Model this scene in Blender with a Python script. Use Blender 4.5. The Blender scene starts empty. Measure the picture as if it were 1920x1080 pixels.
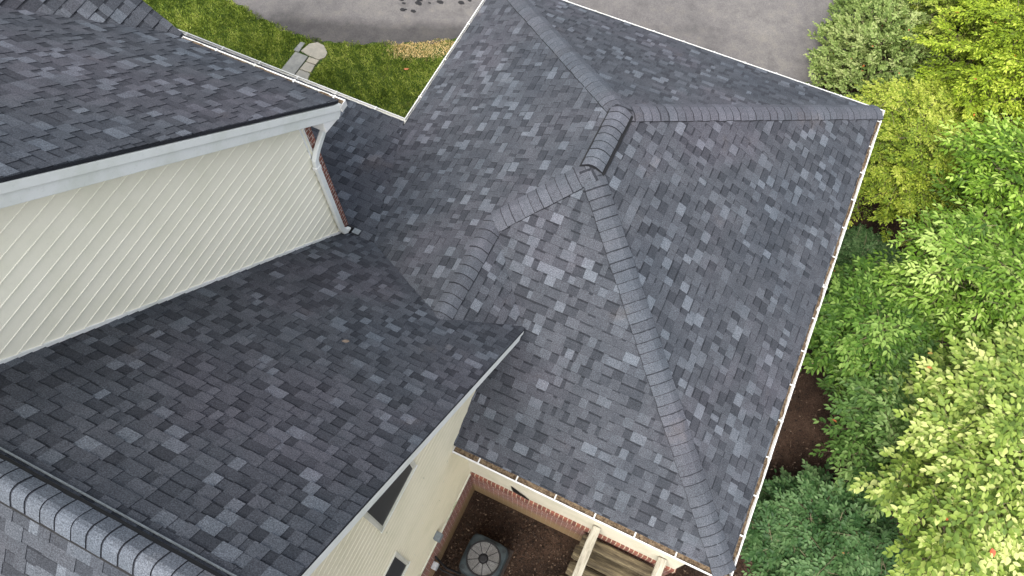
import bpy, bmesh, math, random
import numpy as np
from mathutils import Vector, Matrix
R = math.radians
scene = bpy.context.scene

# ---------------------------------------------------------------- camera
cam_d = bpy.data.cameras.new("camera"); cam = bpy.data.objects.new("camera", cam_d)
scene.collection.objects.link(cam)
cam.location = (-2.3721, -11.0513, 11.3)
cam.rotation_euler = (0.442127, 0.001929, 0.442427)
cam_d.sensor_width = 36.0
cam_d.lens = 1424.178 / 1920 * 36.0
cam_d.clip_start = 0.05; cam_d.clip_end = 2000
scene.camera = cam
scene.render.resolution_x = 1024; scene.render.resolution_y = 576

# ---------------------------------------------------------------- light
SUN_EL, SUN_AZ = 58.0, 192.0           # azimuth clockwise from +y
world = bpy.data.worlds.new("World"); scene.world = world; world.use_nodes = True
wn = world.node_tree; bg = wn.nodes['Background']
sky = wn.nodes.new('ShaderNodeTexSky'); sky.sky_type = 'NISHITA'; sky.sun_disc = False
sky.sun_elevation = R(SUN_EL); sky.sun_rotation = R(SUN_AZ)
sky.air_density = 1.0; sky.dust_density = 4.0; sky.ozone_density = 1.0
hs = wn.nodes.new('ShaderNodeHueSaturation'); hs.inputs['Saturation'].default_value = .38   # thin white overcast
wn.links.new(sky.outputs[0], hs.inputs['Color']); wn.links.new(hs.outputs[0], bg.inputs[0]); bg.inputs[1].default_value = 0.15
sd = bpy.data.lights.new("sun", 'SUN'); sd.energy = 1.25; sd.angle = R(32); sd.color = (1.0, 0.96, 0.9)
so = bpy.data.objects.new("sun", sd); scene.collection.objects.link(so)
az, el = R(SUN_AZ), R(SUN_EL)
sv = Vector((math.sin(az) * math.cos(el), math.cos(az) * math.cos(el), math.sin(el)))
so.rotation_euler = sv.to_track_quat('Z', 'Y').to_euler(); so.location = sv * 40
scene.view_settings.view_transform = 'Standard'; scene.view_settings.look = 'None'
scene.view_settings.exposure = 1.36; scene.view_settings.gamma = 1.0

# ---------------------------------------------------------------- helpers
def link(o, parent=None):
    scene.collection.objects.link(o)
    if parent is not None: o.parent = parent
    return o
def tag(o, label=None, cat=None, group=None, kind=None):
    if label: o['label'] = label
    if cat: o['category'] = cat
    if group: o['group'] = group
    if kind: o['kind'] = kind
    return o
def empty(name, loc=(0, 0, 0)):
    o = bpy.data.objects.new(name, None); o.location = loc; o.empty_display_size = .1
    return link(o)
def wparent(o, parent):
    """parent an object whose mesh is in world coordinates under an Empty that stands elsewhere"""
    o.parent = parent
    o.matrix_parent_inverse = Matrix.Identity(4)
    l = Vector((0, 0, 0)); q = parent
    while q is not None:
        l += q.location; q = q.parent
    o.location = -l
class MB:
    def __init__(s): s.v = []; s.f = []; s.t = []
    def face(s, pts, tone=1.0):
        n = len(s.v); s.v.extend([tuple(p) for p in pts]); s.f.append(tuple(range(n, n + len(pts)))); s.t.append(tone)
    def box(s, a, b, tone=1.0):
        x0, y0, z0 = a; x1, y1, z1 = b
        P = [(x0,y0,z0),(x1,y0,z0),(x1,y1,z0),(x0,y1,z0),(x0,y0,z1),(x1,y0,z1),(x1,y1,z1),(x0,y1,z1)]
        for q in ((3,2,1,0),(4,5,6,7),(0,1,5,4),(1,2,6,5),(2,3,7,6),(3,0,4,7)): s.face([P[i] for i in q], tone)
    def obox(s, c, ux, uy, uz, tone=1.0):
        c = Vector(c); P = [c+sx*ux+sy*uy+sz*uz for sz in(-1,1) for sx,sy in((-1,-1),(1,-1),(1,1),(-1,1))]
        for q in ((3,2,1,0),(4,5,6,7),(0,1,5,4),(1,2,6,5),(2,3,7,6),(3,0,4,7)): s.face([P[i] for i in q], tone)
    def sweep(s, prof, pts, closed=True, tone=1.0, caps=True):
        """prof: list of (a,b) ; pts list of (origin, A, B) frames"""
        rings = [[Vector(o)+a*Vector(A)+b*Vector(B) for a,b in prof] for o,A,B in pts]
        n = len(prof)
        for r0, r1 in zip(rings, rings[1:]):
            for i in range(n if closed else n-1):
                j = (i+1) % n; s.face([r0[i], r0[j], r1[j], r1[i]], tone)
        if caps and closed:
            s.face(rings[0][::-1], tone); s.face(rings[-1], tone)
    def tube(s, pts, r, n=8, tone=1.0):
        pts = [Vector(p) for p in pts]; fr = []
        rr = r if isinstance(r, (list, tuple)) else [r]*len(pts)
        up = Vector((0, 0, 1))
        for i, p in enumerate(pts):
            d = (pts[min(i+1, len(pts)-1)] - pts[max(i-1, 0)]).normalized()
            a = d.cross(up if abs(d.z) < .95 else Vector((1, 0, 0))).normalized(); b = d.cross(a)
            fr.append((p, a*rr[i], b*rr[i]))
        s.sweep([(math.cos(2*math.pi*k/n), math.sin(2*math.pi*k/n)) for k in range(n)], fr, tone=tone)
    def build(s, name, mat, parent=None, smooth=False, weld=False):
        me = bpy.data.meshes.new(name); me.from_pydata(s.v, [], s.f)
        at = me.attributes.new('tone', 'FLOAT', 'FACE'); at.data.foreach_set('value', s.t)
        if weld or smooth:
            bm = bmesh.new(); bm.from_mesh(me); bmesh.ops.remove_doubles(bm, verts=bm.verts, dist=1e-5)
            bmesh.ops.recalc_face_normals(bm, faces=bm.faces); bm.to_mesh(me); bm.free()
        if smooth: me.polygons.foreach_set('use_smooth', [True]*len(me.polygons))
        me.materials.append(mat); me.update()
        o = bpy.data.objects.new(name, me); link(o)
        if parent is not None: wparent(o, parent)
        return o
def bevel(o, w=.01, seg=2, ang=40):
    bm = bmesh.new(); bm.from_mesh(o.data); bmesh.ops.remove_doubles(bm, verts=bm.verts, dist=1e-5)
    es = [e for e in bm.edges if len(e.link_faces) == 2 and e.calc_face_angle(0) > R(ang)]
    bmesh.ops.bevel(bm, geom=es, offset=w, segments=seg, affect='EDGES', profile=.5)
    bm.to_mesh(o.data); bm.free(); return o
def clip(poly, cl):
    """Sutherland-Hodgman; both 2D, cl convex CCW"""
    out = poly
    for i in range(len(cl)):
        ax, ay = cl[i]; bx, by = cl[(i+1) % len(cl)]
        inp = out; out = []
        if not inp: break
        def side(p): return (bx-ax)*(p[1]-ay)-(by-ay)*(p[0]-ax)
        for k in range(len(inp)):
            p, q = inp[k-1], inp[k]; sp, sq = side(p), side(q)
            if (sp >= 0) != (sq >= 0):
                t = sp/(sp-sq); out.append((p[0]+t*(q[0]-p[0]), p[1]+t*(q[1]-p[1])))
            if sq >= 0: out.append(q)
    if len(out) < 3: return []
    a = sum(out[i-1][0]*out[i][1]-out[i][0]*out[i-1][1] for i in range(len(out)))/2
    return out if abs(a) > 2e-5 else []
def ccw(p):
    a = sum(p[i-1][0]*p[i][1]-p[i][0]*p[i-1][1] for i in range(len(p)))
    return p if a > 0 else p[::-1]

# ---------------------------------------------------------------- materials
def mat(name, rough=.8, spec=.3):
    m = bpy.data.materials.new(name); m.use_nodes = True
    b = m.node_tree.nodes['Principled BSDF']; b.inputs['Roughness'].default_value = rough
    b.inputs['Specular IOR Level'].default_value = spec
    return m, m.node_tree, b
def N(nt, t, **k):
    n = nt.nodes.new(t)
    for a, v in k.items():
        if a in n.inputs: n.inputs[a].default_value = v
        else: setattr(n, a, v)
    return n
def ramp(nt, fac, stops):
    r = nt.nodes.new('ShaderNodeValToRGB'); e = r.color_ramp.elements
    while len(e) < len(stops): e.new(.5)
    for x, (p, c) in zip(e, stops): x.position = p; x.color = (*c, 1)
    nt.links.new(fac, r.inputs[0]); return r.outputs[0]
def noise(nt, scale, detail=3, rough=.5, vec=None):
    n = N(nt, 'ShaderNodeTexNoise'); n.inputs['Scale'].default_value = scale
    n.inputs['Detail'].default_value = detail; n.inputs['Roughness'].default_value = rough
    if vec is None:
        g = nt.nodes.new('ShaderNodeNewGeometry'); vec = g.outputs['Position']
    nt.links.new(vec, n.inputs['Vector']); return n.outputs['Fac']
def mulc(nt, a, b, fac=1.0, mode='MULTIPLY'):
    m = nt.nodes.new('ShaderNodeMix'); m.data_type = 'RGBA'; m.blend_type = mode
    m.inputs[0].default_value = fac
    for s, v in ((6, a), (7, b)):
        if isinstance(v, tuple): m.inputs[s].default_value = (*v, 1)
        else: nt.links.new(v, m.inputs[s])
    return m
def bumpn(nt, b, h, strength=.3, dist=.01):
    n = N(nt, 'ShaderNodeBump'); n.inputs['Strength'].default_value = strength; n.inputs['Distance'].default_value = dist
    nt.links.new(h, n.inputs['Height']); nt.links.new(n.outputs[0], b.inputs['Normal'])

def m_shingle(name, tint=(1, 1, 1)):
    m, nt, b = mat(name, .93, .22)
    at = N(nt, 'ShaderNodeAttribute', attribute_name='tone')
    c = ramp(nt, at.outputs['Fac'], [(0, (.012, .013, .016)), (.35, (.044, .047, .054)), (.55, (.062, .065, .073)), (.8, (.094, .102, .114)), (1, (.118, .127, .141))])
    gr = noise(nt, 85, 3, .85)
    g2 = ramp(nt, gr, [(.32, (.38, .38, .39)), (.5, (.98, .98, .98)), (.68, (1.75, 1.75, 1.73))])
    x = mulc(nt, c, g2)
    lo = noise(nt, .55, 3, .6)
    l2 = ramp(nt, lo, [(.3, (.86, .90, .93)), (.5, (1, 1, 1)), (.66, (1.14, 1.06, 1.08))])
    y = mulc(nt, x.outputs[2], l2)
    dn = noise(nt, 3.5, 6, .72)
    d2 = ramp(nt, dn, [(.34, (.86, .88, .88)), (.55, (1, 1, 1)), (.72, (1.07, 1.06, 1.04)), (.86, (1.22, 1.14, 1.02))])
    bl = noise(nt, 1.1, 4, .6)
    w0 = mulc(nt, y.outputs[2], ramp(nt, bl, [(.64, (1, 1, 1)), (.74, (1.2, 1.12, 1.02))]))
    w = mulc(nt, w0.outputs[2], d2)
    z = mulc(nt, w.outputs[2], tint)
    nt.links.new(z.outputs[2], b.inputs['Base Color']); bumpn(nt, b, gr, .5, .004)
    return m
M_SH = m_shingle('shingle', (.96, .985, 1.02)); M_CAP = m_shingle('cap_shingle', (.96, .98, 1.02))

def m_paint(name, col, rough=.5, dirt=.12, spec=.4):
    m, nt, b = mat(name, rough, spec)
    n1 = noise(nt, 2.2, 5, .65); c1 = ramp(nt, n1, [(.3, tuple(1-dirt*1.5*k for k in (1, .9, 1.2))), (.55, (1, 1, 1))])
    n2 = noise(nt, 38, 3, .7); c2 = ramp(nt, n2, [(.28, (1-dirt*1.3,)*3), (.42, (1, 1, 1))])
    x = mulc(nt, c1, c2); y = mulc(nt, x.outputs[2], col); nt.links.new(y.outputs[2], b.inputs['Base Color'])
    return m
M_WHITE = m_paint('white_trim', (.82, .825, .80)); M_GUT = m_paint('white_gutter', (.66, .655, .63), .45)
M_TRIM = m_paint('weathered_trim', (.74, .765, .735), .55, .10)
M_WIN = m_paint('window_vinyl', (.56, .55, .47)); M_SKIRT = m_paint('dirty_skirt_trim', (.60, .60, .50), .6, .55)
M_CREAM = m_paint('cream_siding', (.87, .84, .69), .5, .05)
M_YEL = m_paint('cream_siding_gable', (.69, .64, .475), .5, .07)
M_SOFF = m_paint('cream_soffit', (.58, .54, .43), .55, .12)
def m_plain(name, col, rough=.6, spec=.3, metal=0, nz=None):
    m, nt, b = mat(name, rough, spec); b.inputs['Metallic'].default_value = metal
    n = noise(nt, nz or 30, 4, .6); c = ramp(nt, n, [(.3, tuple(v*.72 for v in col)), (.65, tuple(min(1, v*1.15) for v in col))])
    nt.links.new(c, b.inputs['Base Color']); return m
M_BLACK = m_plain('black_plastic', (.010, .010, .011), .6)
M_DECK = m_plain('roof_deck', (.03, .03, .034), .9)
M_LEAD = m_plain('lead_flashing', (.16, .18, .19), .6)
M_GLASS = m_plain('screened_glass', (.030, .036, .040), .45, .4, 0, 4)
M_DEBRIS, nt, b = mat('gutter_debris', .95, .1)
n = noise(nt, 26, 5, .75)
nt.links.new(ramp(nt, n, [(.30, (.02, .014, .01)), (.45, (.10, .07, .045)), (.6, (.21, .155, .10)), (.75, (.13, .13, .06))]), b.inputs['Base Color']); bumpn(nt, b, n, .8, .02)

def m_brick(name, axis, bw=.205, rh=.072, base_band=True, soldier=False):
    m, nt, b = mat(name, .9, .15)
    g = nt.nodes.new('ShaderNodeNewGeometry'); s = nt.nodes.new('ShaderNodeSeparateXYZ'); nt.links.new(g.outputs['Position'], s.inputs[0])
    cmb = nt.nodes.new('ShaderNodeCombineXYZ')
    nt.links.new(s.outputs['Y' if axis == 'x' else 'X'], cmb.inputs[0]); nt.links.new(s.outputs['Z'], cmb.inputs[1])
    t = N(nt, 'ShaderNodeTexBrick'); nt.links.new(cmb.outputs[0], t.inputs['Vector'])
    t.inputs['Scale'].default_value = 1; t.inputs['Brick Width'].default_value = bw; t.inputs['Row Height'].default_value = rh
    t.inputs['Mortar Size'].default_value = .006 if not soldier else .008; t.inputs['Mortar Smooth'].default_value = .1
    t.inputs['Color1'].default_value = (.24, .095, .065, 1); t.inputs['Color2'].default_value = (.15, .065, .05, 1)
    t.inputs['Mortar'].default_value = (.44, .40, .35, 1) if not soldier else (.42, .37, .27, 1); t.inputs['Bias'].default_value = 0
    if soldier: t.offset = 0
    n1 = noise(nt, 9, 5, .7); x = mulc(nt, t.outputs['Color'], ramp(nt, n1, [(.3, (.72, .7, .7)), (.6, (1.15, 1.1, 1.1))]))
    out = x.outputs[2]
    if base_band:     # yellowish brown band along the foot of the wall, fading out upward
        mr = N(nt, 'ShaderNodeMapRange'); nt.links.new(s.outputs['Z'], mr.inputs[0])
        mr.inputs[1].default_value = -4.15; mr.inputs[2].default_value = -3.75; mr.inputs[3].default_value = .82; mr.inputs[4].default_value = 0
        n2 = noise(nt, 5, 5, .7); ad = N(nt, 'ShaderNodeMath', operation='MULTIPLY'); nt.links.new(mr.outputs[0], ad.inputs[0])
        nt.links.new(ramp(nt, n2, [(.2, (.5,)*3), (.5, (1,)*3)]), ad.inputs[1])
        mm = mulc(nt, out, (.25, .18, .085), mode='MIX'); nt.links.new(ad.outputs[0], mm.inputs[0]); out = mm.outputs[2]
    nt.links.new(out, b.inputs['Base Color']); bumpn(nt, b, t.outputs['Fac'], -.5, .006)
    return m
M_BRX = m_brick('brick_facing_east', 'x'); M_BRY = m_brick('brick_facing_south', 'y')
M_BRF = m_brick('brick_front', 'x', base_band=False, bw=.12); M_SOL = m_brick('brick_soldier', 'y', .085, .4, False, True)
M_SOLX = m_brick('brick_soldier_east', 'x', .085, .4, False, True)

M_SOIL, nt, b = mat('soil', .97, .08)
n1 = noise(nt, 1.3, 5, .65); n2 = noise(nt, 42, 4, .8)
x = mulc(nt, ramp(nt, n1, [(.3, (.020, .014, .011)), (.55, (.050, .032, .023)), (.75, (.092, .060, .043))]), ramp(nt, n2, [(.3, (.4, .4, .4)), (.5, (1, 1, 1)), (.72, (2.0, 1.8, 1.6))]))
nt.links.new(x.outputs[2], b.inputs['Base Color']); bumpn(nt, b, n2, 1, .03)
M_LAWN, nt, b = mat('lawn_soil', .97, .08)
n1 = noise(nt, 2.2, 5, .7)
nt.links.new(ramp(nt, n1, [(.3, (.018, .035, .008)), (.55, (.045, .075, .016)), (.8, (.12, .12, .04))]), b.inputs['Base Color'])

M_ASPH, nt, b = mat('asphalt', .92, .25)
g = nt.nodes.new('ShaderNodeNewGeometry')
n1 = noise(nt, .5, 6, .62); n2 = noise(nt, 75, 3, .85); n3 = noise(nt, 3.2, 8, .75)
c = ramp(nt, n1, [(.28, (.098, .094, .092)), (.5, (.130, .123, .120)), (.72, (.152, .144, .136))])
x = mulc(nt, c, ramp(nt, n2, [(.3, (.62, .62, .62)), (.5, (1, 1, 1)), (.7, (1.45, 1.42, 1.4))]))
x = mulc(nt, x.outputs[2], ramp(nt, n3, [(.33, (.74, .74, .74)), (.5, (.97, .97, .97)), (.70, (1.18, 1.16, 1.08))]))
# darker newer seam along the lawn edge, worn mossy east part
s = nt.nodes.new('ShaderNodeSeparateXYZ'); nt.links.new(g.outputs['Position'], s.inputs[0])
dd = N(nt, 'ShaderNodeMath', operation='MULTIPLY_ADD'); nt.links.new(s.outputs['X'], dd.inputs[0]); dd.inputs[1].default_value = -.42; nt.links.new(s.outputs['Y'], dd.inputs[2])
wob = N(nt, 'ShaderNodeMath', operation='MULTIPLY_ADD'); nt.links.new(n1, wob.inputs[0]); wob.inputs[1].default_value = .9; nt.links.new(dd.outputs[0], wob.inputs[2])
edge = ramp(nt, wob.outputs[0], [(0, (1, 1, 1)), (1, (1, 1, 1))])
mr = N(nt, 'ShaderNodeMapRange'); nt.links.new(wob.outputs[0], mr.inputs[0]); mr.inputs[1].default_value = 5.35; mr.inputs[2].default_value = 5.75
mr.inputs[3].default_value = .52; mr.inputs[4].default_value = 1.0
m3 = N(nt, 'ShaderNodeMapRange'); nt.links.new(s.outputs['X'], m3.inputs[0]); m3.inputs[1].default_value = -8.5; m3.inputs[2].default_value = -6; m3.inputs[3].default_value = .3; m3.inputs[4].default_value = .93
mxm = N(nt, 'ShaderNodeMath', operation='MAXIMUM'); nt.links.new(mr.outputs[0], mxm.inputs[0]); nt.links.new(m3.outputs[0], mxm.inputs[1]); mr = mxm
mm = N(nt, 'ShaderNodeVectorMath', operation='SCALE'); nt.links.new(x.outputs[2], mm.inputs[0]); nt.links.new(mr.outputs[0], mm.inputs['Scale'])
nt.links.new(mm.outputs[0], b.inputs['Base Color']); bumpn(nt, b, n2, .5, .006)
M_STAIN = m_plain('wet_stain', (.018, .017, .017), .5)
M_STONE, nt, b = mat('flagstone', .85, .25)
at = N(nt, 'ShaderNodeAttribute', attribute_name='tone')
n1 = noise(nt, 6, 6, .7)
x = mulc(nt, ramp(nt, at.outputs['Fac'], [(0, (.17, .18, .18)), (1, (.33, .30, .24))]), ramp(nt, n1, [(.3, (.72, .73, .72)), (.65, (1.12, 1.1, 1.05))]))
nt.links.new(x.outputs[2], b.inputs['Base Color']); bumpn(nt, b, n1, .4, .01)

def m_leaf(name, stops, trans=.25, rough=.42, spec=.45):
    m, nt, b = mat(name, rough, spec)
    at = N(nt, 'ShaderNodeAttribute', attribute_name='tone')
    c = ramp(nt, at.outputs['Fac'], stops); nt.links.new(c, b.inputs['Base Color'])
    if trans:
        tr = nt.nodes.new('ShaderNodeBsdfTranslucent'); t2 = mulc(nt, c, (1.5, 1.5, .8)); nt.links.new(t2.outputs[2], tr.inputs[0])
        mx = nt.nodes.new('ShaderNodeMixShader'); mx.inputs[0].default_value = trans
        nt.links.new(b.outputs[0], mx.inputs[1]); nt.links.new(tr.outputs[0], mx.inputs[2])
        nt.links.new(mx.outputs[0], nt.nodes['Material Output'].inputs[0])
    return m
def m_wood(name, c0, c1, c2, vec_scale):
    m, nt, b = mat(name, .9, .15)
    g = nt.nodes.new('ShaderNodeNewGeometry'); mp = nt.nodes.new('ShaderNodeMapping'); mp.inputs['Scale'].default_value = vec_scale
    nt.links.new(g.outputs['Position'], mp.inputs[0]); n = noise(nt, 1, 7, .72, mp.outputs[0])
    nt.links.new(ramp(nt, n, [(.3, c0), (.5, c1), (.7, c2)]), b.inputs['Base Color']); bumpn(nt, b, n, .7, .01); return m
M_BEAM = m_wood('weathered_beam', (.17, .15, .115), (.36, .335, .27), (.50, .475, .40), (38, 3, 38))
M_LOG = m_wood('weathered_timber', (.022, .018, .013), (.085, .068, .042), (.22, .18, .105), (1.6, 15, 15))
M_BARK = m_plain('bark', (.13, .105, .08), .9, .1)
M_TWIG = m_plain('twig', (.17, .14, .09), .85, .1)

# ---------------------------------------------------------------- shingle fields
EXP = .1435
def frame(O, up2d, pitch):
    """roof plane: O on the eave line, up2d horizontal unit vector pointing up the slope"""
    O = Vector(O); h = Vector((up2d[0], up2d[1], 0)); k = math.sqrt(1+pitch*pitch)
    t = (h+Vector((0, 0, pitch)))/k; u = Vector((up2d[1], -up2d[0], 0)); n = u.cross(t)
    if n.z < 0: u = -u; n = u.cross(t)
    return O, u, t, n, k
def loc(fr, x, y):
    O, u, t, n, k = fr; d = Vector((x-O.x, y-O.y, 0))
    h = Vector((t.x, t.y, 0)).normalized(); return (d.dot(Vector((u.x, u.y, 0))), d.dot(h)*k)
def shingles(mb, fr, polys, seed, exp=EXP, slab=True, dark=0.0):
    rng = random.Random(seed); O, u, t, n, k = fr
    P = [ccw([loc(fr, *q) for q in p]) for p in polys]
    W = lambda s, q, h: O+u*s+t*q+n*h
    if slab:
        for p in P:
            mb.face([W(s, q, 0) for s, q in p], .2)
            mb.face([W(s, q, -.035) for s, q in p][::-1], .2)
            for i in range(len(p)):
                a, b_ = p[i-1], p[i]; mb.face([W(*a, -.035), W(*b_, -.035), W(*b_, 0), W(*a, 0)], .1)
    smin = min(s for p in P for s, q in p); smax = max(s for p in P for s, q in p)
    tmin = min(q for p in P for s, q in p); tmax = max(q for p in P for s, q in p)
    i = math.floor(tmin/exp)
    while i*exp < tmax:
        s = smin-rng.random()*.8; raised = rng.random() < .5; last = .5
        while s < smax:
            if raised:
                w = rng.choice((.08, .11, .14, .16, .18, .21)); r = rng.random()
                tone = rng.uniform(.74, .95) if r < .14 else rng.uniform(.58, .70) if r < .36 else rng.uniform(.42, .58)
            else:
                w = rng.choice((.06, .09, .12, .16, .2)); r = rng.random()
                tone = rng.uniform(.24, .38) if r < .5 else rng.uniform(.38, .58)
                if r > .97: tone = .74
            tone = max(0, min(1, tone-dark))
            t0 = i*exp+rng.uniform(-.0015, .0015); t1 = t0+exp+.005
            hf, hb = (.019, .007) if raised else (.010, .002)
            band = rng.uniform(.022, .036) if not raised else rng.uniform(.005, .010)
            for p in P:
                c = clip([(s, t1-.004-band), (s+w, t1-.004-band), (s+w, t1), (s, t1)], p)   # printed dark band that also paints in the shadow line below the next course
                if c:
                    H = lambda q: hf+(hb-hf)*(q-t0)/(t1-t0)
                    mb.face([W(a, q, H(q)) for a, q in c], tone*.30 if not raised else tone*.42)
                c = clip([(s, t0), (s+w, t0), (s+w, t1-.004-band), (s, t1-.004-band)], p)
                if not c: continue
                H = lambda q: hf+(hb-hf)*(q-t0)/(t1-t0)
                top = [W(a, q, H(q)) for a, q in c]; bot = [W(a, q, 0) for a, q in c]
                mb.face(top, tone)
                for j in range(len(c)):
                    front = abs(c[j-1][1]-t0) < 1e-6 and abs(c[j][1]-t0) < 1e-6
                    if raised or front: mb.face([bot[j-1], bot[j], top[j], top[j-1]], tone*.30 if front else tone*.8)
            s += w
            raised = (not raised) if rng.random() < .86 else raised
        i += 1
def laps(mb, O, u, t, n, polys, exp, proud=.014):
    """lap siding clipped to polygons given in (s,t)"""
    W = lambda s, q, h: O+u*s+t*q+n*h
    for p in polys:
        p = ccw(p); smin = min(a for a, q in p)-1; smax = max(a for a, q in p)+1
        tmin = min(q for a, q in p); tmax = max(q for a, q in p); i = math.floor(tmin/exp)
        while i*exp < tmax:
            t0 = i*exp
            for a0, a1, h0, h1 in ((t0, t0+.008, proud, proud*.97), (t0+.008, t0+.012, proud*.97, proud*.75), (t0+.012, t0+exp, proud*.75, .002)):
                c = clip([(smin, a0), (smax, a0), (smax, a1), (smin, a1)], p)
                if not c: continue
                H = lambda q: h0+(h1-h0)*(q-a0)/(a1-a0)
                mb.face([W(a, q, H(q)) for a, q in c])
                for j in range(len(c)):
                    if abs(c[j-1][1]-t0) < 1e-6 and abs(c[j][1]-t0) < 1e-6:
                        x0, x1 = c[j-1], c[j]; mb.face([W(x0[0], t0, -.004), W(x1[0], t0, -.004), W(x1[0], t0, H(t0)), W(x0[0], t0, H(t0))])
            i += 1
def caps(mb, A, B, nA, nB, w=.135, exp=.145, lift=0.0, seed=0, lo=.54, hi=.74, strip_=(.006, .012)):
    """cap shingles from low end A to high end B, bent over the two slopes"""
    rng = random.Random(seed); A = Vector(A); B = Vector(B); d = (B-A).normalized(); L = (B-A).length
    sA = d.cross(nA).normalized()
    if sA.dot(nB) > 0: sA = -sA
    sB = d.cross(nB).normalized()
    if sB.dot(nA) > 0: sB = -sB
    m = (nA+nB).normalized(); k = 0; x = 0
    def sec(p, h, ww):
        pts = [(sA*ww, 0), (sA*ww*.66, .010), (sA*ww*.34, .012), (sA*ww*.11, -.004), (sB*ww*.11, -.004), (sB*ww*.34, .012), (sB*ww*.66, .010), (sB*ww, 0)]
        return [p+a+m*(h+q) for a, q in pts]
    while x < L-.03:
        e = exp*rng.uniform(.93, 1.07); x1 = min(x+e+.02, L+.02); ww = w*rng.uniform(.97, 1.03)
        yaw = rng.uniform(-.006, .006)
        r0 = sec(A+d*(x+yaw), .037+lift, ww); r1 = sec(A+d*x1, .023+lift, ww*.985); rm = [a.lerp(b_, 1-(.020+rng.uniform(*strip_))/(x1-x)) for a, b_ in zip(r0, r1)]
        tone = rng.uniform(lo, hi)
        for i in range(7): mb.face([r0[i], r0[i+1], rm[i+1], rm[i]], tone); mb.face([rm[i], rm[i+1], r1[i+1], r1[i]], tone*.2)  # dark upper strip paints in the shadow beside the overlapping cap
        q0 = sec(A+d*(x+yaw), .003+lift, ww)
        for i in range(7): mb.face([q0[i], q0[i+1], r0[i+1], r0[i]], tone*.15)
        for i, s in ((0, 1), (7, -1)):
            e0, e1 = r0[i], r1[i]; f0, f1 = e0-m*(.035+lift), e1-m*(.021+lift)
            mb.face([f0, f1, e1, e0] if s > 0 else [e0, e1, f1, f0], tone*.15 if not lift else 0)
        x += e; k += 1

# ---------------------------------------------------------------- the house
house = empty('house', (-7.4, -9.0, -3.05))
tag(house, 'cream sided brick house with grey shingle hip and gable roofs seen from above', 'house')
P = .599; XW = -7.951; YS = -9.056; XR = XW/2; YRN = XR; YRS = YS-XW/2  # ridge of the square hip roof
YRS = YS+3.9755; ZR = P*3.9755
XS = -5.02; YN1 = YRS-(XR-XS); ZS = P*(XS-XW)
PM = 1.03; YB = -6.743; ZB = .65; YM = -11.654; ZM = ZB+PM*(YB-YM)
YV2 = YB-(ZS-ZB)/PM; YV1 = -7.194; ZV1 = P*(YV1-YS); XV1 = -4.05; P2 = (ZS-ZV1)/(XV1-XS)
XG = -4.359; XRK = -4.0; XWL = -7.423; E = .09
C = (-E, YS+E)
# slope frames
fN = frame((0, 0, 0), (0, -1), P); fE = frame((0, 0, 0), (-1, 0), P)
fS = frame((0, YS, 0), (0, 1), P); fW = frame((XW, 0, 0), (1, 0), P)
fe = frame((XV1, 0, ZV1), (-1, 0), P2)
fM = frame((0, YB, ZB), (0, -1), PM); fMs = frame((0, 2*YM-YB, ZB), (0, 1), PM)
fP = frame((0, -3.94, 0), (0, -1), .232)
mb = MB()
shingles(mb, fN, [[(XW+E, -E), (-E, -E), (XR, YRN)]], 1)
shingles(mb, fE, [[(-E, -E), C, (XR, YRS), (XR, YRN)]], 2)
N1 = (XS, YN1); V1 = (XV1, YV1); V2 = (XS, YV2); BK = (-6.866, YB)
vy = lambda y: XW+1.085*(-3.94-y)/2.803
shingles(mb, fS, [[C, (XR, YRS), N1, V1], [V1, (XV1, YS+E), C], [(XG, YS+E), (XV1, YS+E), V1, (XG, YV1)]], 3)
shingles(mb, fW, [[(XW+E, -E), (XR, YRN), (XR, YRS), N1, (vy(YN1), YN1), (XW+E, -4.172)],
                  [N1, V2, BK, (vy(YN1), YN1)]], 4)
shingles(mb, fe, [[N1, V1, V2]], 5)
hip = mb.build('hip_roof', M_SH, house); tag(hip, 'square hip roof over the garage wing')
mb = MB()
shingles(mb, fM, [[(XWL+.02, YB), BK, V2, (XS, YM), (XWL+.02, YM)], [V2, V1, (XRK, YV1), (XRK, YM), (XS, YM)]], 6, dark=.05)  # dark lowers the tones: shade of this steep north slope painted in
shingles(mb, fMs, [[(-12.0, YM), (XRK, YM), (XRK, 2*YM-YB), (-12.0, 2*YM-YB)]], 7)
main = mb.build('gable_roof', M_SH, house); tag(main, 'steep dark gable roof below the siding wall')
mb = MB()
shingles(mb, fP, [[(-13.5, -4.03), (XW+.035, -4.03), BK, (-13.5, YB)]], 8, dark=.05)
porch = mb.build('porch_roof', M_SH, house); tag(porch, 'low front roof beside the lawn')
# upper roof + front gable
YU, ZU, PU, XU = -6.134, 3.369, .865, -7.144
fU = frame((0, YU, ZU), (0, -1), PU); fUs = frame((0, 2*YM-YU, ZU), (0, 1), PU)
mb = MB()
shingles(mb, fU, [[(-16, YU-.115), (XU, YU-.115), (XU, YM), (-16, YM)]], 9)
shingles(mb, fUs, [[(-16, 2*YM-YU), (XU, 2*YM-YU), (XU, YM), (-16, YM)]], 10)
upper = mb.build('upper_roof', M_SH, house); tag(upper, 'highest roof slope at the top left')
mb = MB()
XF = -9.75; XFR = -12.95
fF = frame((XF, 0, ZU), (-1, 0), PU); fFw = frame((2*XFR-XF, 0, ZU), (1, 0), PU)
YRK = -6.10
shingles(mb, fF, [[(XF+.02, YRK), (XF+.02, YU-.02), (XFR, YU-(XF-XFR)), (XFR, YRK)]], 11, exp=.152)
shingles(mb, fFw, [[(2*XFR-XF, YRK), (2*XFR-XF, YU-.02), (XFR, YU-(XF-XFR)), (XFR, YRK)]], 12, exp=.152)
fg = mb.build('cross_gable_roof', M_SH, house); tag(fg, 'small front gable slope meeting the upper roof in a valley')

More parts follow.
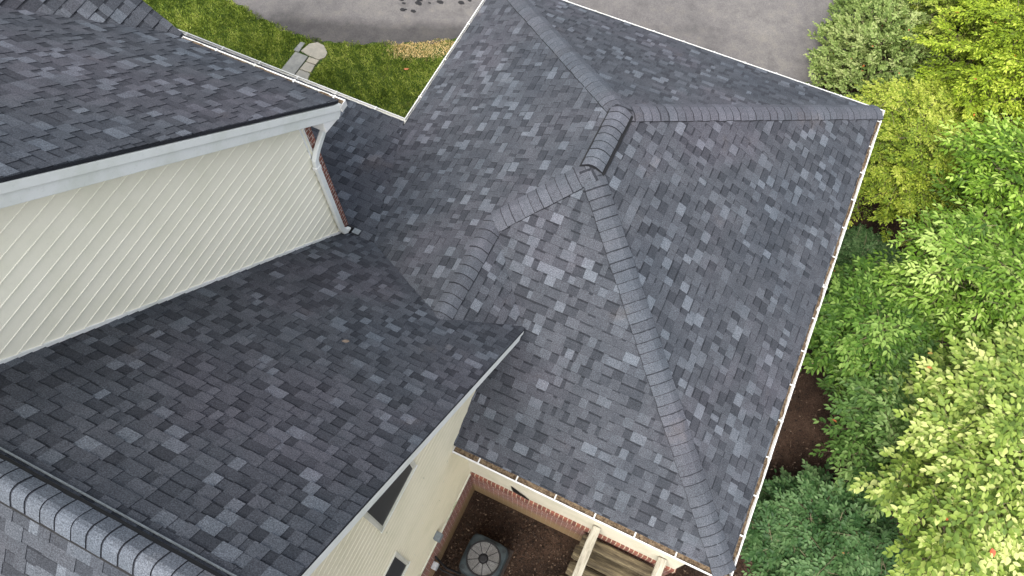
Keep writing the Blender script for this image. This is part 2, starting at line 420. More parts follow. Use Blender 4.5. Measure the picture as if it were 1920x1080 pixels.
# hips and ridges of the garage roof
nN, nE, nS, nW, ne, nM, nMs = fN[3], fE[3], fS[3], fW[3], fe[3], fM[3], fMs[3]
CAPW = .185
hips = [((-.10, -.10, .055), (XR, YRN, ZR), nN, nE), ((-.10, YS+.10, .055), (XR, YRS-.02, ZR), nE, nS),
        ((XW+.10, -.10, .055), (XR, YRN, ZR), nW, nN), ((XS, YN1, ZS), (XR, YRS-.02, ZR), nW, nS)]
for i, (a, b_, n1, n2) in enumerate(hips):
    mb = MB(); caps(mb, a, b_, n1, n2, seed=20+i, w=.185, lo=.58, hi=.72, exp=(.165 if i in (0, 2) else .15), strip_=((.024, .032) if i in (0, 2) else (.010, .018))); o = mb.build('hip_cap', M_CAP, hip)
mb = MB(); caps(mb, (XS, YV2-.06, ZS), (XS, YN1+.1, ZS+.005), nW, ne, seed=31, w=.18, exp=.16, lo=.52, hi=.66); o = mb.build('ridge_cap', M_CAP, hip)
# crumpled caps where the hips meet the ridge ends
def vent(name, A, B, nA, nB, parent, w, seed, lift=.03, exp=.145, ext=.028, **kw):
    A, B = Vector(A), Vector(B); d = (B-A).normalized(); m = (nA+nB).normalized()
    sA = d.cross(nA).normalized(); sA = -sA if sA.dot(nB) > 0 else sA
    sB = d.cross(nB).normalized(); sB = -sB if sB.dot(nA) > 0 else sB
    mb = MB()
    prof = [sA*(w+ext), sA*w*.3+m*.0, sB*w*.3, sB*(w+ext)]
    lo_ = [A+p+m*.004 for p in prof]; hi_ = [A+p+m*(lift-.004) for p in prof]
    lo2 = [B+p+m*.004 for p in prof]; hi2 = [B+p+m*(lift-.004) for p in prof]
    for i in range(3): mb.face([hi_[i], hi_[i+1], hi2[i+1], hi2[i]])
    mb.face([lo_[0], hi_[0], hi2[0], lo2[0]]); mb.face([hi_[3], lo_[3], lo2[3], hi2[3]])
    mb.face(hi_+lo_[::-1]); mb.face(lo2+hi2[::-1])
    v = mb.build(name, M_BLACK, parent)
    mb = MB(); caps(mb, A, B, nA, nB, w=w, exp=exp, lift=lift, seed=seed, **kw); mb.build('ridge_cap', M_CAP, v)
    return v
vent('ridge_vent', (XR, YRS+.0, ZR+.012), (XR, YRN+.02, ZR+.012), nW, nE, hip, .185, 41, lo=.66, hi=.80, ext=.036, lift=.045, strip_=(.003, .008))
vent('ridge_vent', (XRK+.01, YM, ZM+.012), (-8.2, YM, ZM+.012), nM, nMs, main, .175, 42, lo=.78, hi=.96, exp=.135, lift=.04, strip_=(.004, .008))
# lead edge strip on the uphill side of the main vent
mb = MB()
a = Vector((XRK, YM, ZM)); tM = fM[2]
mb.obox(Vector((-6.1, YM, ZM))-tM*.222+nM*.022, Vector((2.1, 0, 0)), tM*.006, nM*.006); mb.build('vent_edge', M_LEAD, main)

# ---- walls
def prism_x(mb, pts, x0, x1):
    """polygon in (y,z) extruded along x"""
    a = [(x0, *p) for p in pts]; b_ = [(x1, *p) for p in pts]
    mb.face(a); mb.face(b_[::-1])
    for i in range(len(pts)): mb.face([a[i-1], b_[i-1], b_[i], a[i]])
GB = -4.65     # courtyard level
def rz(y): return ZB+PM*(YB-y) if y > YM else ZB+PM*(y-(2*YM-YB))
def uz(y): return ZU+PU*(YU-y) if y > YM else ZU+PU*(y-(2*YM-YU))
# siding wall of the upper storey (faces +x)
mb = MB(); prism_x(mb, [(YB, .2), (YB, uz(YB)-.06), (YM, uz(YM)-.06), (2*YM-YB, uz(2*YM-YB)-.06), (2*YM-YB, .2)], XWL-.25, XWL-.005)
wall_u = mb.build('wall', M_CREAM, house); tag(wall_u, 'cream gable end wall of the upper storey')
mb = MB(); ux, tz, nx = Vector((0, 1, 0)), Vector((0, 0, 1)), Vector((1, 0, 0))
laps(mb, Vector((XWL, 0, 0)), ux, tz, nx, [[(YB, rz(YB)), (YB, uz(YB)), (YM, uz(YM)), (YM, rz(YM))], [(YM, rz(YM)), (YM, uz(YM)), (2*YM-YB, uz(YB)), (2*YM-YB, rz(YB))]], .175, .019)
mb.build('siding', M_CREAM, wall_u)
mb = MB()   # corner post and J-channel along the roof
mb.box((XWL-.01, YB-.012, .6), (XWL+.022, YB+.012, uz(YB)-.2))
mb.box((XWL-.01, YB-.075, .68), (XWL+.020, YB-.052, uz(YB)-.2))
d = Vector((0, -1, PM)).normalized()
mb.obox(Vector((XWL+.012, (YB+YM)/2, rz((YB+YM)/2)+.035)), Vector((.014, 0, 0)), d*3.4, Vector((0, PM, 1)).normalized()*.022)
mb.build('corner_trim', M_WHITE, wall_u)
# brick front of the upper storey
mb = MB(); mb.box((-13.4, YB+.004, .3), (-7.40, YB+.115, ZU-.05)); mb.box((-13.4, YB-.25, .3), (XWL-.26, YB+.003, ZU-.1))
tag(mb.build('brick_wall', M_BRF, house), 'red brick front of the upper storey')
# stepped dark flashing at the foot of the brick corner
mb = MB(); mb.box((-7.40, YB-.02, .60), (-7.30, YB+.10, .73)); mb.build('flashing', M_BLACK, house)
mb = MB(); mb.obox(Vector((-7.22, YB+.06, .70)), Vector((.06, 0, .0)), Vector((0, .05, -.012)), Vector((0, 0, .006))); mb.build('flashing', M_LEAD, house)
# east gable wall above the courtyard
gp = [(YB-.3, -2.9), (YB-.3, rz(YB-.3)-.03), (YM, rz(YM)-.03), (2*YM-YB+.3, rz(YB-.3)-.03), (2*YM-YB+.3, -2.9)]
mb = MB(); prism_x(mb, gp, XG-.3, XG-.005); wall_g = mb.build('wall', M_YEL, house); tag(wall_g, 'yellowish cream gable wall facing the courtyard')
WIN = [(-10.56, -9.76, 1.85, 3.62), (-11.43, -10.70, -1.12, .25)]
def cutrect(poly_list, r):
    y0, y1, z0, z1 = r; out = []
    for p in poly_list:
        p = ccw(p)
        for c in ([(-30, -10), (y0, -10), (y0, 20), (-30, 20)], [(y1, -10), (30, -10), (30, 20), (y1, 20)], [(y0, z1), (y1, z1), (y1, 20), (y0, 20)], [(y0, -10), (y1, -10), (y1, z0), (y0, z0)]):
            q = clip(p, c)
            if q: out.append(q)
    return out
pl = [[(-8.72, -2.9), (-8.72, 2.69), (YM, rz(YM)-.02), (YM, -2.9)], [(-8.72, -2.9), (-8.72, 2.6), (-6.8, .6), (-6.8, -2.9)], [(YM, -2.9), (YM, rz(YM)-.02), (2*YM-YB+.3, .9), (2*YM-YB+.3, -2.9)]]
for w in WIN: pl = cutrect(pl, (w[0]-.02, w[1]+.02, w[2]-.02, w[3]+.02))
mb = MB(); laps(mb, Vector((XG, 0, 0)), ux, tz, nx, pl, .175, .017); mb.build('siding', M_YEL, wall_g)
rj = random.Random(9)
for i in range(22):
    k = rj.randint(-14, 14); y_ = rj.uniform(-11.6, -8.9); z_ = .175*k
    if z_ > rz(y_)-.5 or any(w[0]-.1 < y_ < w[1]+.1 and w[2]-.3 < z_ < w[3]+.1 for w in WIN): continue
    mb = MB(); mb.box((XG+.002, y_, z_+.014), (XG+.0155, y_+.005, z_+.168)); mb.build('lap_joint', M_SKIRT, wall_g)
mb = MB(); mb.box((XG-.02, -14.5, -2.93), (XG+.028, -8.72, -2.885)); mb.build('skirt_trim', M_SKIRT, wall_g)
mb = MB(); mb.box((XG-.25, -16.3, GB-.3), (XG+.006, -8.722, -2.905)); tag(mb.build('brick_wall', M_BRX, house), 'brick foundation on the west side of the courtyard')
# windows
for (y0, y1, z0, z1) in WIN:
    mb = MB()
    for a, b_ in (((y0-.04, z0-.025), (y1+.04, z0)), ((y0-.04, z1), (y1+.04, z1+.04)), ((y0-.04, z0), (y0, z1)), ((y1, z0), (y1+.04, z1))):
        mb.box((XG-.02, a[0], a[1]), (XG+.026, b_[0], b_[1]))
    for a, b_ in (((y0, z0), (y1, z0+.025)), ((y0, z1-.025), (y1, z1)), ((y0, z0+.025), (y0+.025, z1-.025)), ((y1-.025, z0+.025), (y1, z1-.025))):
        mb.box((XG-.02, a[0]+.001, a[1]+.001), (XG+.014, b_[0]-.001, b_[1]-.001))
    w = mb.build('window', M_WIN, house)
    mb = MB(); mb.box((XG-.015, y0+.024, z0+.024), (XG+.008, y1-.024, z1-.024)); mb.build('pane', M_GLASS, w)
    mb = MB(); mb.box((XG+.010, y0-.05, z0-.050), (XG+.030, y1+.05, z0-.026)); mb.build('sill', M_WHITE, w)
# garage walls
YG = -8.72
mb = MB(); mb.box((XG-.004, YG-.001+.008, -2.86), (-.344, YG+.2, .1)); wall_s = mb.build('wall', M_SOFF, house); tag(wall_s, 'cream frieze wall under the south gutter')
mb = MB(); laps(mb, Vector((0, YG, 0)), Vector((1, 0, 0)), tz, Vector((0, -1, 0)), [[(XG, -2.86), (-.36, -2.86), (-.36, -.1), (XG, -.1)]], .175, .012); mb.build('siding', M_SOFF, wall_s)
mb = MB(); mb.box((XG+.008, YG-.02, GB-.3), (-.335, YG+.2, -3.09)); bw = mb.build('brick_wall', M_BRY, house); tag(bw, 'brick foundation under the garage wing')
mb = MB(); mb.box((XG+.010, YG-.045, -3.088), (-.32, YG+.2, -2.865)); mb.build('brick_course', M_SOL, bw)
mb = MB(); mb.box((-.345, YG+.21, GB-.3), (-.335, -.35, .1)); mb.box((-7.6, -.36, -3.3), (-.345, -.34, .0)); mb.box((-7.6, -4.3, -3.3), (-7.58, -.36, -.05)); mb.box((-12.8, -4.3, -3.3), (-7.6, -4.28, -.05))
tag(mb.build('wall', M_BRX, house), 'brick outer walls of the garage wing and porch')
# soffits
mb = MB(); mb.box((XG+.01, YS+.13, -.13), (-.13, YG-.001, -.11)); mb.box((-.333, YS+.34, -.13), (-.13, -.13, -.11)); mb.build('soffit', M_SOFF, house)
# torn vent hole on the frieze
mb = MB(); mb.face([(x, YG-.022, z) for x, z in ((-3.52, -2.36), (-3.43, -2.42), (-3.34, -2.56), (-3.24, -2.66), (-3.14, -2.86), (-3.24, -2.90), (-3.32, -2.80), (-3.47, -2.78), (-3.50, -2.60))]); mb.build('torn_siding', M_BLACK, wall_s)

# ---- fascias and rake boards
def rake(x, ya, za, yb, zb, bands, name, m):
    """boards hanging under a sloped edge at plane x (proud toward +x)"""
    d = Vector((0, yb-ya, zb-za)); L = d.length; d.normalize(); dn = Vector((0, 0, -1)) - d*(-d.z); dn.normalize()
    mb = MB()
    for (o0, o1, px, th) in bands:
        c = (Vector((x+px-th/2, ya, za))+Vector((x+px-th/2, yb, zb)))/2+dn*(o0+o1)/2
        mb.obox(c, Vector((th/2, 0, 0)), d*(L/2), dn*((o1-o0)/2))
    return bevel(mb.build(name, m, house), .006, 2)
rake(XU-.012, YU-.03, ZU-.03, YM, uz(YM)-.03, [(.012, .105, .012, .06), (.104, .235, -.010, .05)], 'rake_board', M_TRIM)
rake(XU-.012, 2*YM-YU, ZU-.03, YM, uz(YM)-.03, [(.012, .105, .012, .06), (.104, .235, -.010, .05)], 'rake_board', M_TRIM)
rake(XRK-.01, YV1-.05, rz(YV1-.05)-.03, YM, ZM-.03, [(.008, .07, .012, .05), (.069, .19, -.006, .05)], 'rake_board', M_TRIM)
rake(XRK-.01, 2*YM-YB, ZB-.03, YM, ZM-.03, [(.008, .07, .012, .05), (.069, .19, -.006, .05)], 'rake_board', M_TRIM)
# sloped soffits below the rakes
def rsoff(x0, x1, ya, za, yb, zb, off):
    mb = MB(); mb.face([(x0, ya, za-off), (x1, ya, za-off), (x1, yb, zb-off), (x0, yb, zb-off)]); mb.face([(x0, ya, za-off+.01), (x1, ya, za-off+.01), (x1, yb, zb-off+.01), (x0, yb, zb-off+.01)])
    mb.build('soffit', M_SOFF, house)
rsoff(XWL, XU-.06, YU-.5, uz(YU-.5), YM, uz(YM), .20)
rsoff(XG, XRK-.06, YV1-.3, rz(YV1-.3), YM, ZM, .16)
# boxed return at the foot of the upper rake
mb = MB(); prism_x(mb, [(-6.60, 3.20), (-6.27, 3.16), (-6.16, 3.32), (-6.60, uz(-6.60)-.16)], XWL+.024, XU-.034); bevel(mb.build('rake_return', M_WHITE, house), .006, 1)
mb = MB(); mb.box((-9.6, YU-.14, ZU-.16), (XU-.08, YU-.128, ZU-.0)); mb.box((-13, -6.66, ZU-.17), (XWL, YU-.14, ZU-.15)); mb.build('fascia', M_WHITE, house)
mb = MB(); d = Vector((1, 0, -PU)).normalized(); dn = Vector((-PU, 0, -1)).normalized()
mb.obox(Vector(((XF+XFR)/2, YRK-.02, ZU+PU*(XF-XFR)/2-.02))+dn*.11, d*((XF-XFR)/2*math.sqrt(1+PU*PU)), Vector((0, .02, 0)), dn*.085)
mb.build('rake_board', M_WHITE, house)
mb = MB(); mb.face([(XF+.0, -6.45, ZU-.1), (XFR, -6.45, ZU+PU*(XF-XFR)-.1), (2*XFR-XF, -6.45, ZU-.1), (2*XFR-XF, -6.45, -3.1), (XF, -6.45, -3.1)]); mb.box((2*XFR-XF, -6.44, .3), (XF, -6.43, ZU-.12)); mb.build('wall', M_CREAM, house)

# ---- gutters
def gutter(A, B, inward, z, hangers, debris, endA=0, endB=0, step=.62, first=.3, miterA=0, miterB=0, dz=-.03):
    A = Vector((*A, z)); B = Vector((*B, z)); d = (B-A).normalized(); L = (B-A).length; I = Vector((*inward, 0)); U = Vector((0, 0, 1))
    prof = [(0, 0), (.020, .002), (.020, -.006), (.004, -.012), (.006, -.05), (.03, -.075), (.032, -.105), (.115, -.105), (.118, .02), (.121, .02), (.121, -.109), (.028, -.109), (.026, -.077), (.001, -.052), (0, -.008)]
    def ring(p, mit):
        return [p+I*a+U*b_+d*(a*mit) for a, b_ in prof]
    r0, r1 = ring(A, miterA), ring(B, miterB); mb = MB()
    for i in range(len(prof)): mb.face([r0[i-1], r0[i], r1[i], r1[i-1]])
    for e, p in ((endA, A), (endB, B)):
        if e: mb.obox(p+I*.0605-U*.052, I*.0605, d*.004, U*.058)
    g = mb.build('gutter', M_GUT, house)
    if debris:
        mb = MB(); n = int(L/.06); rng = random.Random(int(L*100)); rows = []
        for i in range(n+1):
            p = A+d*(L*i/n); h = dz+.012*math.sin(i*.37)+rng.uniform(-.008, .008)
            if rng.random() < debris: h -= .05
            rows.append([p+I*.016+U*h, p+I*.06+U*(h+rng.uniform(0, .018)), p+I*.114+U*(h+rng.uniform(-.005, .014))])
        for a, b_ in zip(rows, rows[1:]):
            for j in (0, 1): mb.face([a[j], a[j+1], b_[j+1], b_[j]])
        mb.build('debris', M_DEBRIS, g, smooth=True)
    if hangers:
        x = first
        while x < L-.1:
            mb = MB(); p = A+d*x
            mb.obox(p+I*.066+U*.004, I*.068, d*.011, U*.003); mb.obox(p+I*.008+U*.003, I*.011, d*.016, U*.006)
            mb.build('gutter_hanger', M_GUT, g); x += step
    return g
gutter((0, 0), (0, YS), (-1, 0), 0, True, .03, miterA=1, miterB=-1, dz=-.070)
gutter((XG+.03, YS), (0, YS), (0, 1), 0, True, .10, endA=1, miterB=-1, first=.42)
gutter((XW, 0), (0, 0), (0, -1), 0, True, 0, miterA=1, miterB=-1)
gutter((XW, -3.94), (XW, 0), (1, 0), 0, True, 0, miterA=-1, miterB=-1, first=.55, step=1.0)
gutter((-13.4, -3.94), (XW, -3.94), (0, -1), 0, True, 0, endA=1, miterB=1, first=.6, step=.85)
gutter((-9.70, YU), (XU+.012, YU), (0, -1), ZU, True, .05, endA=1, endB=1, first=.55, dz=-.008)

# ---- downspout at the siding corner
mb = MB()
def duct(mb, pts, a, b_, ax):
    pts = [Vector(p) for p in pts]; fr = []
    for i, p in enumerate(pts):
        d = Vector((0, 0, 0))
        if i: d += (pts[i]-pts[i-1]).normalized()
        if i < len(pts)-1: d += (pts[i+1]-pts[i]).normalized()
        d.normalize(); A = Vector(ax); B = d.cross(A).normalized(); fr.append((p, A*a, B*b_))
    mb.sweep([(-1, -.75), (-.75, -1), (.75, -1), (1, -.75), (1, .75), (.75, 1), (-.75, 1), (-1, .75)], fr)
duct(mb, [(-7.34, -6.22, 3.27), (-7.345, -6.26, 3.18), (-7.355, -6.70, 2.86), (-7.36, -6.80, 2.74), (-7.36, -6.815, 2.6), (-7.36, -6.825, .92), (-7.355, -6.80, .80), (-7.345, -6.71, .71)], .034, .046, (1, 0, 0))
dsp = mb.build('downspout', M_TRIM, house); bevel(dsp, .004, 1, 50)
mb = MB(); mb.obox(Vector((-7.36, -6.82, 2.58)), Vector((.038, 0, 0)), Vector((0, .05, 0)), Vector((0, 0, .035))); mb.build('strap', M_WHITE, dsp)

# ---- boxes and conduit on the courtyard wall
mb = MB(); mb.box((XG+.012, -10.12, -2.52), (XG+.13, -9.97, -2.30)); bevel(mb.build('utility_box', M_LEAD, house), .012)
mb = MB(); mb.box((XG+.008, -10.50, -3.98), (XG+.11, -10.36, -3.74)); dis = mb.build('utility_box', m_plain('grey_box', (.42, .43, .43), .5), house); bevel(dis, .012)
mb = MB(); mb.tube([(XG+.06, -10.40, -3.98), (XG+.07, -10.40, -4.25), (XG+.16, -10.42, -4.38), (XG+.42, -10.40, -4.42), (XG+.62, -10.36, -4.35)], .016, 8)
mb.tube([(XG+.03, -10.30, -3.6), (XG+.05, -10.30, -4.3), (XG+.2, -10.34, -4.5), (XG+.5, -10.32, -4.5)], .022, 8)
mb.build('conduit', M_BLACK, house, smooth=True)

# ---------------------------------------------------------------- air conditioner
ac = empty('air_conditioner', (-3.53, -9.93, GB)); tag(ac, 'grey square outdoor air conditioner with round top fan grille on courtyard soil', 'air conditioner')
M_AC = m_plain('ac_grey', (.030, .040, .043), .5, .25, 0, 8); M_ACM = m_plain('ac_fan', (.34, .335, .32), .45, .5, .2, 14)
h = .38; zt = .88; rr = .318
def rsq(r, c, n=6):
    pts = []
    for cx_, cy_, a0 in ((r-c, r-c, 0), (-(r-c), r-c, 90), (-(r-c), -(r-c), 180), (r-c, -(r-c), 270)):
        for i in range(n+1):
            a = R(a0+90*i/n); pts.append((cx_+c*math.cos(a), cy_+c*math.sin(a)))
    return pts
def local(mb, name, m, parent, smooth=False): 
    me_o = mb.build(name, m, None, smooth); me_o.parent = parent; return me_o
mb = MB(); so_ = rsq(h-.02, .05)
mb.sweep(so_, [((0, 0, .06), (1, 0, 0), (0, 1, 0)), ((0, 0, zt-.05), (1, 0, 0), (0, 1, 0))]); local(mb, 'coil_casing', M_BLACK, ac)
mb = MB()
for i in range(30):
    z = .12+i*.023
    for s in (-1, 1):
        mb.box((-h+.07, s*(h-.014)-.004, z), (h-.07, s*(h-.014)+.004, z+.009)); mb.box((s*(h-.014)-.004, -h+.07, z), (s*(h-.014)+.004, h-.07, z+.009))
local(mb, 'louvre', M_AC, ac)
mb = MB()   # top pan: rounded square with circular hole
n = 56; outer = rsq(h, .085, 13); circ = lambda r, z: [(r*math.cos(R(-0)+2*math.pi*(i+.0)/n), r*math.sin(2*math.pi*i/n), z) for i in range(n)]
def osq(sc, z):
    out = []
    for i in range(n):
        a = 2*math.pi*i/n; c_, s_ = math.cos(a), math.sin(a); best = None
        k = 5.5; rad = (abs(c_)**k+abs(s_)**k)**(-1/k)*h*sc
        out.append((rad*c_, rad*s_, z))
    return out
rings = [osq(.985, zt-.06), osq(1.0, zt-.045), osq(1.0, zt-.015), osq(.97, zt), osq(.86, zt+.004), circ(rr+.03, zt+.012), circ(rr+.012, zt+.016), circ(rr, zt+.006), circ(rr-.006, zt-.12)]
for a, b_ in zip(rings, rings[1:]):
    for i in range(n): mb.face([a[i-1], a[i], b_[i], b_[i-1]])
local(mb, 'top_pan', M_AC, ac, True)
mb = MB()
for z0 in (0,): mb.sweep([(math.cos(2*math.pi*i/n)*.312, math.sin(2*math.pi*i/n)*.312) for i in range(n)], [((0, 0, zt-.14), (1, 0, 0), (0, 1, 0)), ((0, 0, zt-.13), (1, 0, 0), (0, 1, 0))])
local(mb, 'fan_well', M_BLACK, ac)
mb = MB()
for k in range(3):
    for j in range(8):
        a0 = 2*math.pi*k/3+j*.225; a1 = a0+.225
        q = lambda r, a, z: (r*math.cos(a), r*math.sin(a), z)
        mb.face([q(.06, a0, zt-.10+.012*j/2), q(.235, a0, zt-.115+.011*j/2), q(.235, a1, zt-.115+.011*(j+1)/2), q(.06, a1, zt-.10+.012*(j+1)/2)])
local(mb, 'fan_blade', M_ACM, ac)
mb = MB()   # wire grille: concentric rings over eight radial spokes
for r in [.10+.0098*i for i in range(21)]:
    zz = zt+.012+.02*(1-(r/rr)**2)
    mb.tube([(r*math.cos(2*math.pi*i/40), r*math.sin(2*math.pi*i/40), zz) for i in range(41)], .0026, 4)
local(mb, 'fan_grille', M_ACM, ac)
mb = MB()
for k in range(9):
    a = 2*math.pi*k/9+.15; mb.tube([(.05*math.cos(a), .05*math.sin(a), zt+.036), (.16*math.cos(a), .16*math.sin(a), zt+.032), (rr*math.cos(a), rr*math.sin(a), zt+.017)], .0065, 6)
mb.tube([(0, 0, zt-.12), (0, 0, zt+.02), (0, 0, zt+.034), (0, 0, zt+.040)], [.08, .08, .075, .05], 20)
mb.tube([((rr-.004)*math.cos(2*math.pi*i/48), (rr-.004)*math.sin(2*math.pi*i/48), zt+.014) for i in range(49)], .019, 6)
local(mb, 'fan_guard', M_BLACK, ac)
mb = MB()
for sx, sy in ((1, 1), (-1, -1)):
    mb = MB()
    for r_ in (.034, .014): mb.tube([(sx*.29+r_*math.cos(2*math.pi*i/16), sy*.29*1+r_*math.sin(2*math.pi*i/16), zt+.006) for i in range(17)], .004, 5)
    local(mb, 'corner_boss', M_BLACK, ac)
mb = MB(); mb.box((-.42, -.42, -.02), (.42, .45, .05)); local(mb, 'concrete_pad', m_plain('pad', (.035, .027, .022), .9), ac)

# ---------------------------------------------------------------- beams and timbers in the courtyard
def beam(name, x, y0, y1, z, w, h_, label):
    mb = MB(); n = 14; rng = random.Random(int(x*100)); fr = []
    for i in range(n+1):
        y = y0+(y1-y0)*i/n; fr.append(((x+rng.uniform(-.003, .003), y, z+rng.uniform(-.003, .003)), (1, 0, 0), (0, 0, 1)))
    w2, h2 = w/2, h_/2; c_ = .012
    mb.sweep([(-w2, -h2+c_), (-w2+c_, -h2), (w2-c_, -h2), (w2, -h2+c_), (w2, h2-c_), (w2-c_, h2), (-w2+c_, h2), (-w2, h2-c_)], fr)
    o = mb.build(name, M_BEAM, None); tag(o, label, 'wooden beam', 'bare beams running out from under the south gutter'); return o
beam('wooden_beam', -1.88, YG-.03, -12.2, -2.28, .15, .11, 'weathered bare wooden beam nearest the air conditioner')
beam('wooden_beam', -.68, YG-.03, -12.2, -2.28, .15, .11, 'weathered bare wooden beam nearest the brick corner by the shrubs')
def post(x, y):
    mb = MB(); mb.box((x-.06, y-.06, GB-.2), (x+.06, y+.06, -2.336)); o = bevel(mb.build('post', M_BEAM, None), .01); return o
for x, nm in ((-1.88, 'west'), (-.68, 'east')):
    tag(post(x, -12.0), 'wooden post holding the far end of the %s beam' % ('beam by the air conditioner' if nm == 'west' else 'beam by the brick corner'), 'wooden post', 'posts under the beams')
def timber(x0, x1, y, z, ry, rz_, label, seed):
    rng = random.Random(seed); mb = MB(); n = 22; k = 14; fr = []
    off = [1+rng.uniform(-.09, .09) for _ in range(k)]
    rings = []
    for i in range(n+1):
        x = x0+(x1-x0)*i/n; sc = 1+rng.uniform(-.025, .025); e = 1.0 if 0 < i < n else .9
        rings.append([Vector((x, y+ry*off[j]*sc*e*math.copysign(abs(math.cos(2*math.pi*j/k))**.7, math.cos(2*math.pi*j/k)), z+rz_*off[j]*sc*e*math.copysign(abs(math.sin(2*math.pi*j/k))**.7, math.sin(2*math.pi*j/k)))) for j in range(k)])
    for a, b_ in zip(rings, rings[1:]):
        for j in range(k): mb.face([a[j-1], a[j], b_[j], b_[j-1]])
    mb.face(rings[0][::-1]); mb.face(rings[-1])
    tag(mb.build('landscape_timber', M_LOG, None, weld=True), label, 'timber', 'old timbers stacked against the brick foundation')
timber(-2.02, -.62, -8.90, -3.22, .11, .12, 'pale streaked old timber topmost of the stack against the brick', 1)
timber(-2.06, -.55, -9.12, -3.46, .13, .13, 'split brown old timber second down in the stack against the brick', 2)
timber(-2.04, -.50, -9.38, -3.72, .14, .13, 'dark mossy old timber third down in the stack under the beams', 3)
timber(-2.10, -.45, -9.66, -3.98, .15, .14, 'darkest old timber at the foot of the stack near the bottom edge', 4)
timber(-.42, .28, -8.98, -3.10, .07, .07, 'short pale timber end beyond the brick corner by the shrubs', 5)

# ---------------------------------------------------------------- ground
def gz(x, y):
    def ss(t): t = max(0, min(1, t)); return t*t*(3-2*t)
    a = -3.05-1.6*ss((-4.2-y)/4.2)
    east = ss((x+.3)/1.6)
    a = a-(.9*east*ss((2.5-y)/3.0))*(1-ss((-4.2-y)/4.2))
    return a
def sheet(name, poly, dz, m, label=None, step=.5):
    xs = [p[0] for p in poly]; ys = [p[1] for p in poly]; mb = MB(); pl_ = ccw(poly)
    x = min(xs)
    while x < max(xs):
        y = min(ys)
        while y < max(ys):
            c = clip([(x, y), (x+step, y), (x+step, y+step), (x, y+step)], pl_)
            if c: mb.face([(a, b_, gz(a, b_)+dz) for a, b_ in c])
            y += step
        x += step
    o = mb.build(name, m, None, smooth=True); o['kind'] = 'structure'
    return o
mb = MB()
xs = [-400, -150, -60, -30]+[-24+.5*i for i in range(0, 76)]+[18, 30, 60, 150, 400]
ys = [-400, -150, -60, -30]+[-20+.5*i for i in range(0, 80)]+[24, 40, 80, 200, 400]
for a, b_ in zip(xs, xs[1:]):
    for c_, d_ in zip(ys, ys[1:]): mb.face([(a, c_, gz(a, c_)), (b_, c_, gz(b_, c_)), (b_, d_, gz(b_, d_)), (a, d_, gz(a, d_))])
mb.build('ground', M_SOIL, None, smooth=True)['kind'] = 'structure'
# lawn
EDGE = [(-30, -3.0), (-22, -1.9), (-18, -1.0), (-15.3, -.66), (-14.55, -.81), (-13.68, -.93), (-13.05, -.94), (-12.46, -.89), (-11.71, -.62), (-11.0, -.28), (-10.3, .09), (-9.57, .53), (-8.6, 1.2), (-7.9, 1.75)]
def edge_y(x):
    for (a, b_), (c_, d_) in zip(EDGE, EDGE[1:]):
        if a <= x <= c_: return b_+(d_-b_)*(x-a)/(c_-a)
    return 2 if x > -8 else -4
def strip(name, m, lo, hi, x0, x1, dz, step=.12):
    mb = MB(); x = x0
    while x < x1-1e-6:
        xa, xb = x, min(x+step, x1)
        ya0, ya1, yb0, yb1 = lo(xa), hi(xa), lo(xb), hi(xb)
        if ya1 > ya0 and yb1 > yb0:
            k = max(1, int((ya1-ya0)/1.5))
            for i in range(k):
                p = lambda a, b_, f: b_*f+a*(1-f)
                q = [(xa, p(ya0, ya1, i/k)), (xb, p(yb0, yb1, i/k)), (xb, p(yb0, yb1, (i+1)/k)), (xa, p(ya0, ya1, (i+1)/k))]
                mb.face([(u_, v_, gz(u_, v_)+dz) for u_, v_ in q])
        x += step
    o = mb.build(name, m, None); o['kind'] = 'structure'; return o
wob_ = lambda x: .05*math.sin(x*7.1)+.035*math.sin(x*17.3+1)+.02*math.sin(x*41)
strip('lawn', M_LAWN, lambda x: -5.2, lambda x: edge_y(x)+.1, -30, -7.2, .008)
east_x = [(60, 9.0), (12, 2.0), (9, .0), (7, -1.1), (5.81, -1.56), (5.01, -1.55), (4.1, -1.40), (3.23, -1.25), (2.5, -1.1), (.6, -.4)]
def drive_lo(x):
    if x < -7.9: return edge_y(x)+wob_(x)
    if x < -.3: return -.34
    for (y0, x0), (y1, x1) in zip(east_x[::-1], east_x[::-1][1:]):
        if x0 <= x <= x1: return .6+(x-(-.4))*2
    return 60
strip('driveway', M_ASPH, lambda x: edge_y(x)+wob_(x) if x < -7.9 else -.33, lambda x: 45.0, -30, -1.5, .016)
strip('driveway', M_ASPH, lambda x: 1.0+(x+1.5)*4 if x < 1 else 11+(x-1)*3, lambda x: 45.0, -1.5, 12, .016)
# wet spots on the asphalt
SP = [(-11.34, 1.21, .07), (-11.21, 1.12, .05), (-10.92, 1.40, .09), (-10.87, 1.28, .09), (-10.62, 1.41, .04), (-10.4, 1.55, .085), (-9.9, 1.76, .08), (-9.74, 1.92, .05), (-11.13, .92, .075), (-10.86, .99, .07), (-11.06, .96, .035)]
for i, (x, y, r) in enumerate(SP):
    rng = random.Random(i); mb = MB()
    mb.face([(x+r*rng.uniform(.8, 1.1)*math.cos(a*math.pi/8)*1.15, y+r*rng.uniform(.7, 1)*math.sin(a*math.pi/8)*.85, gz(x, y)+.021) for a in range(16)])
    o = mb.build('stain', M_STAIN, None); o['kind'] = 'structure'
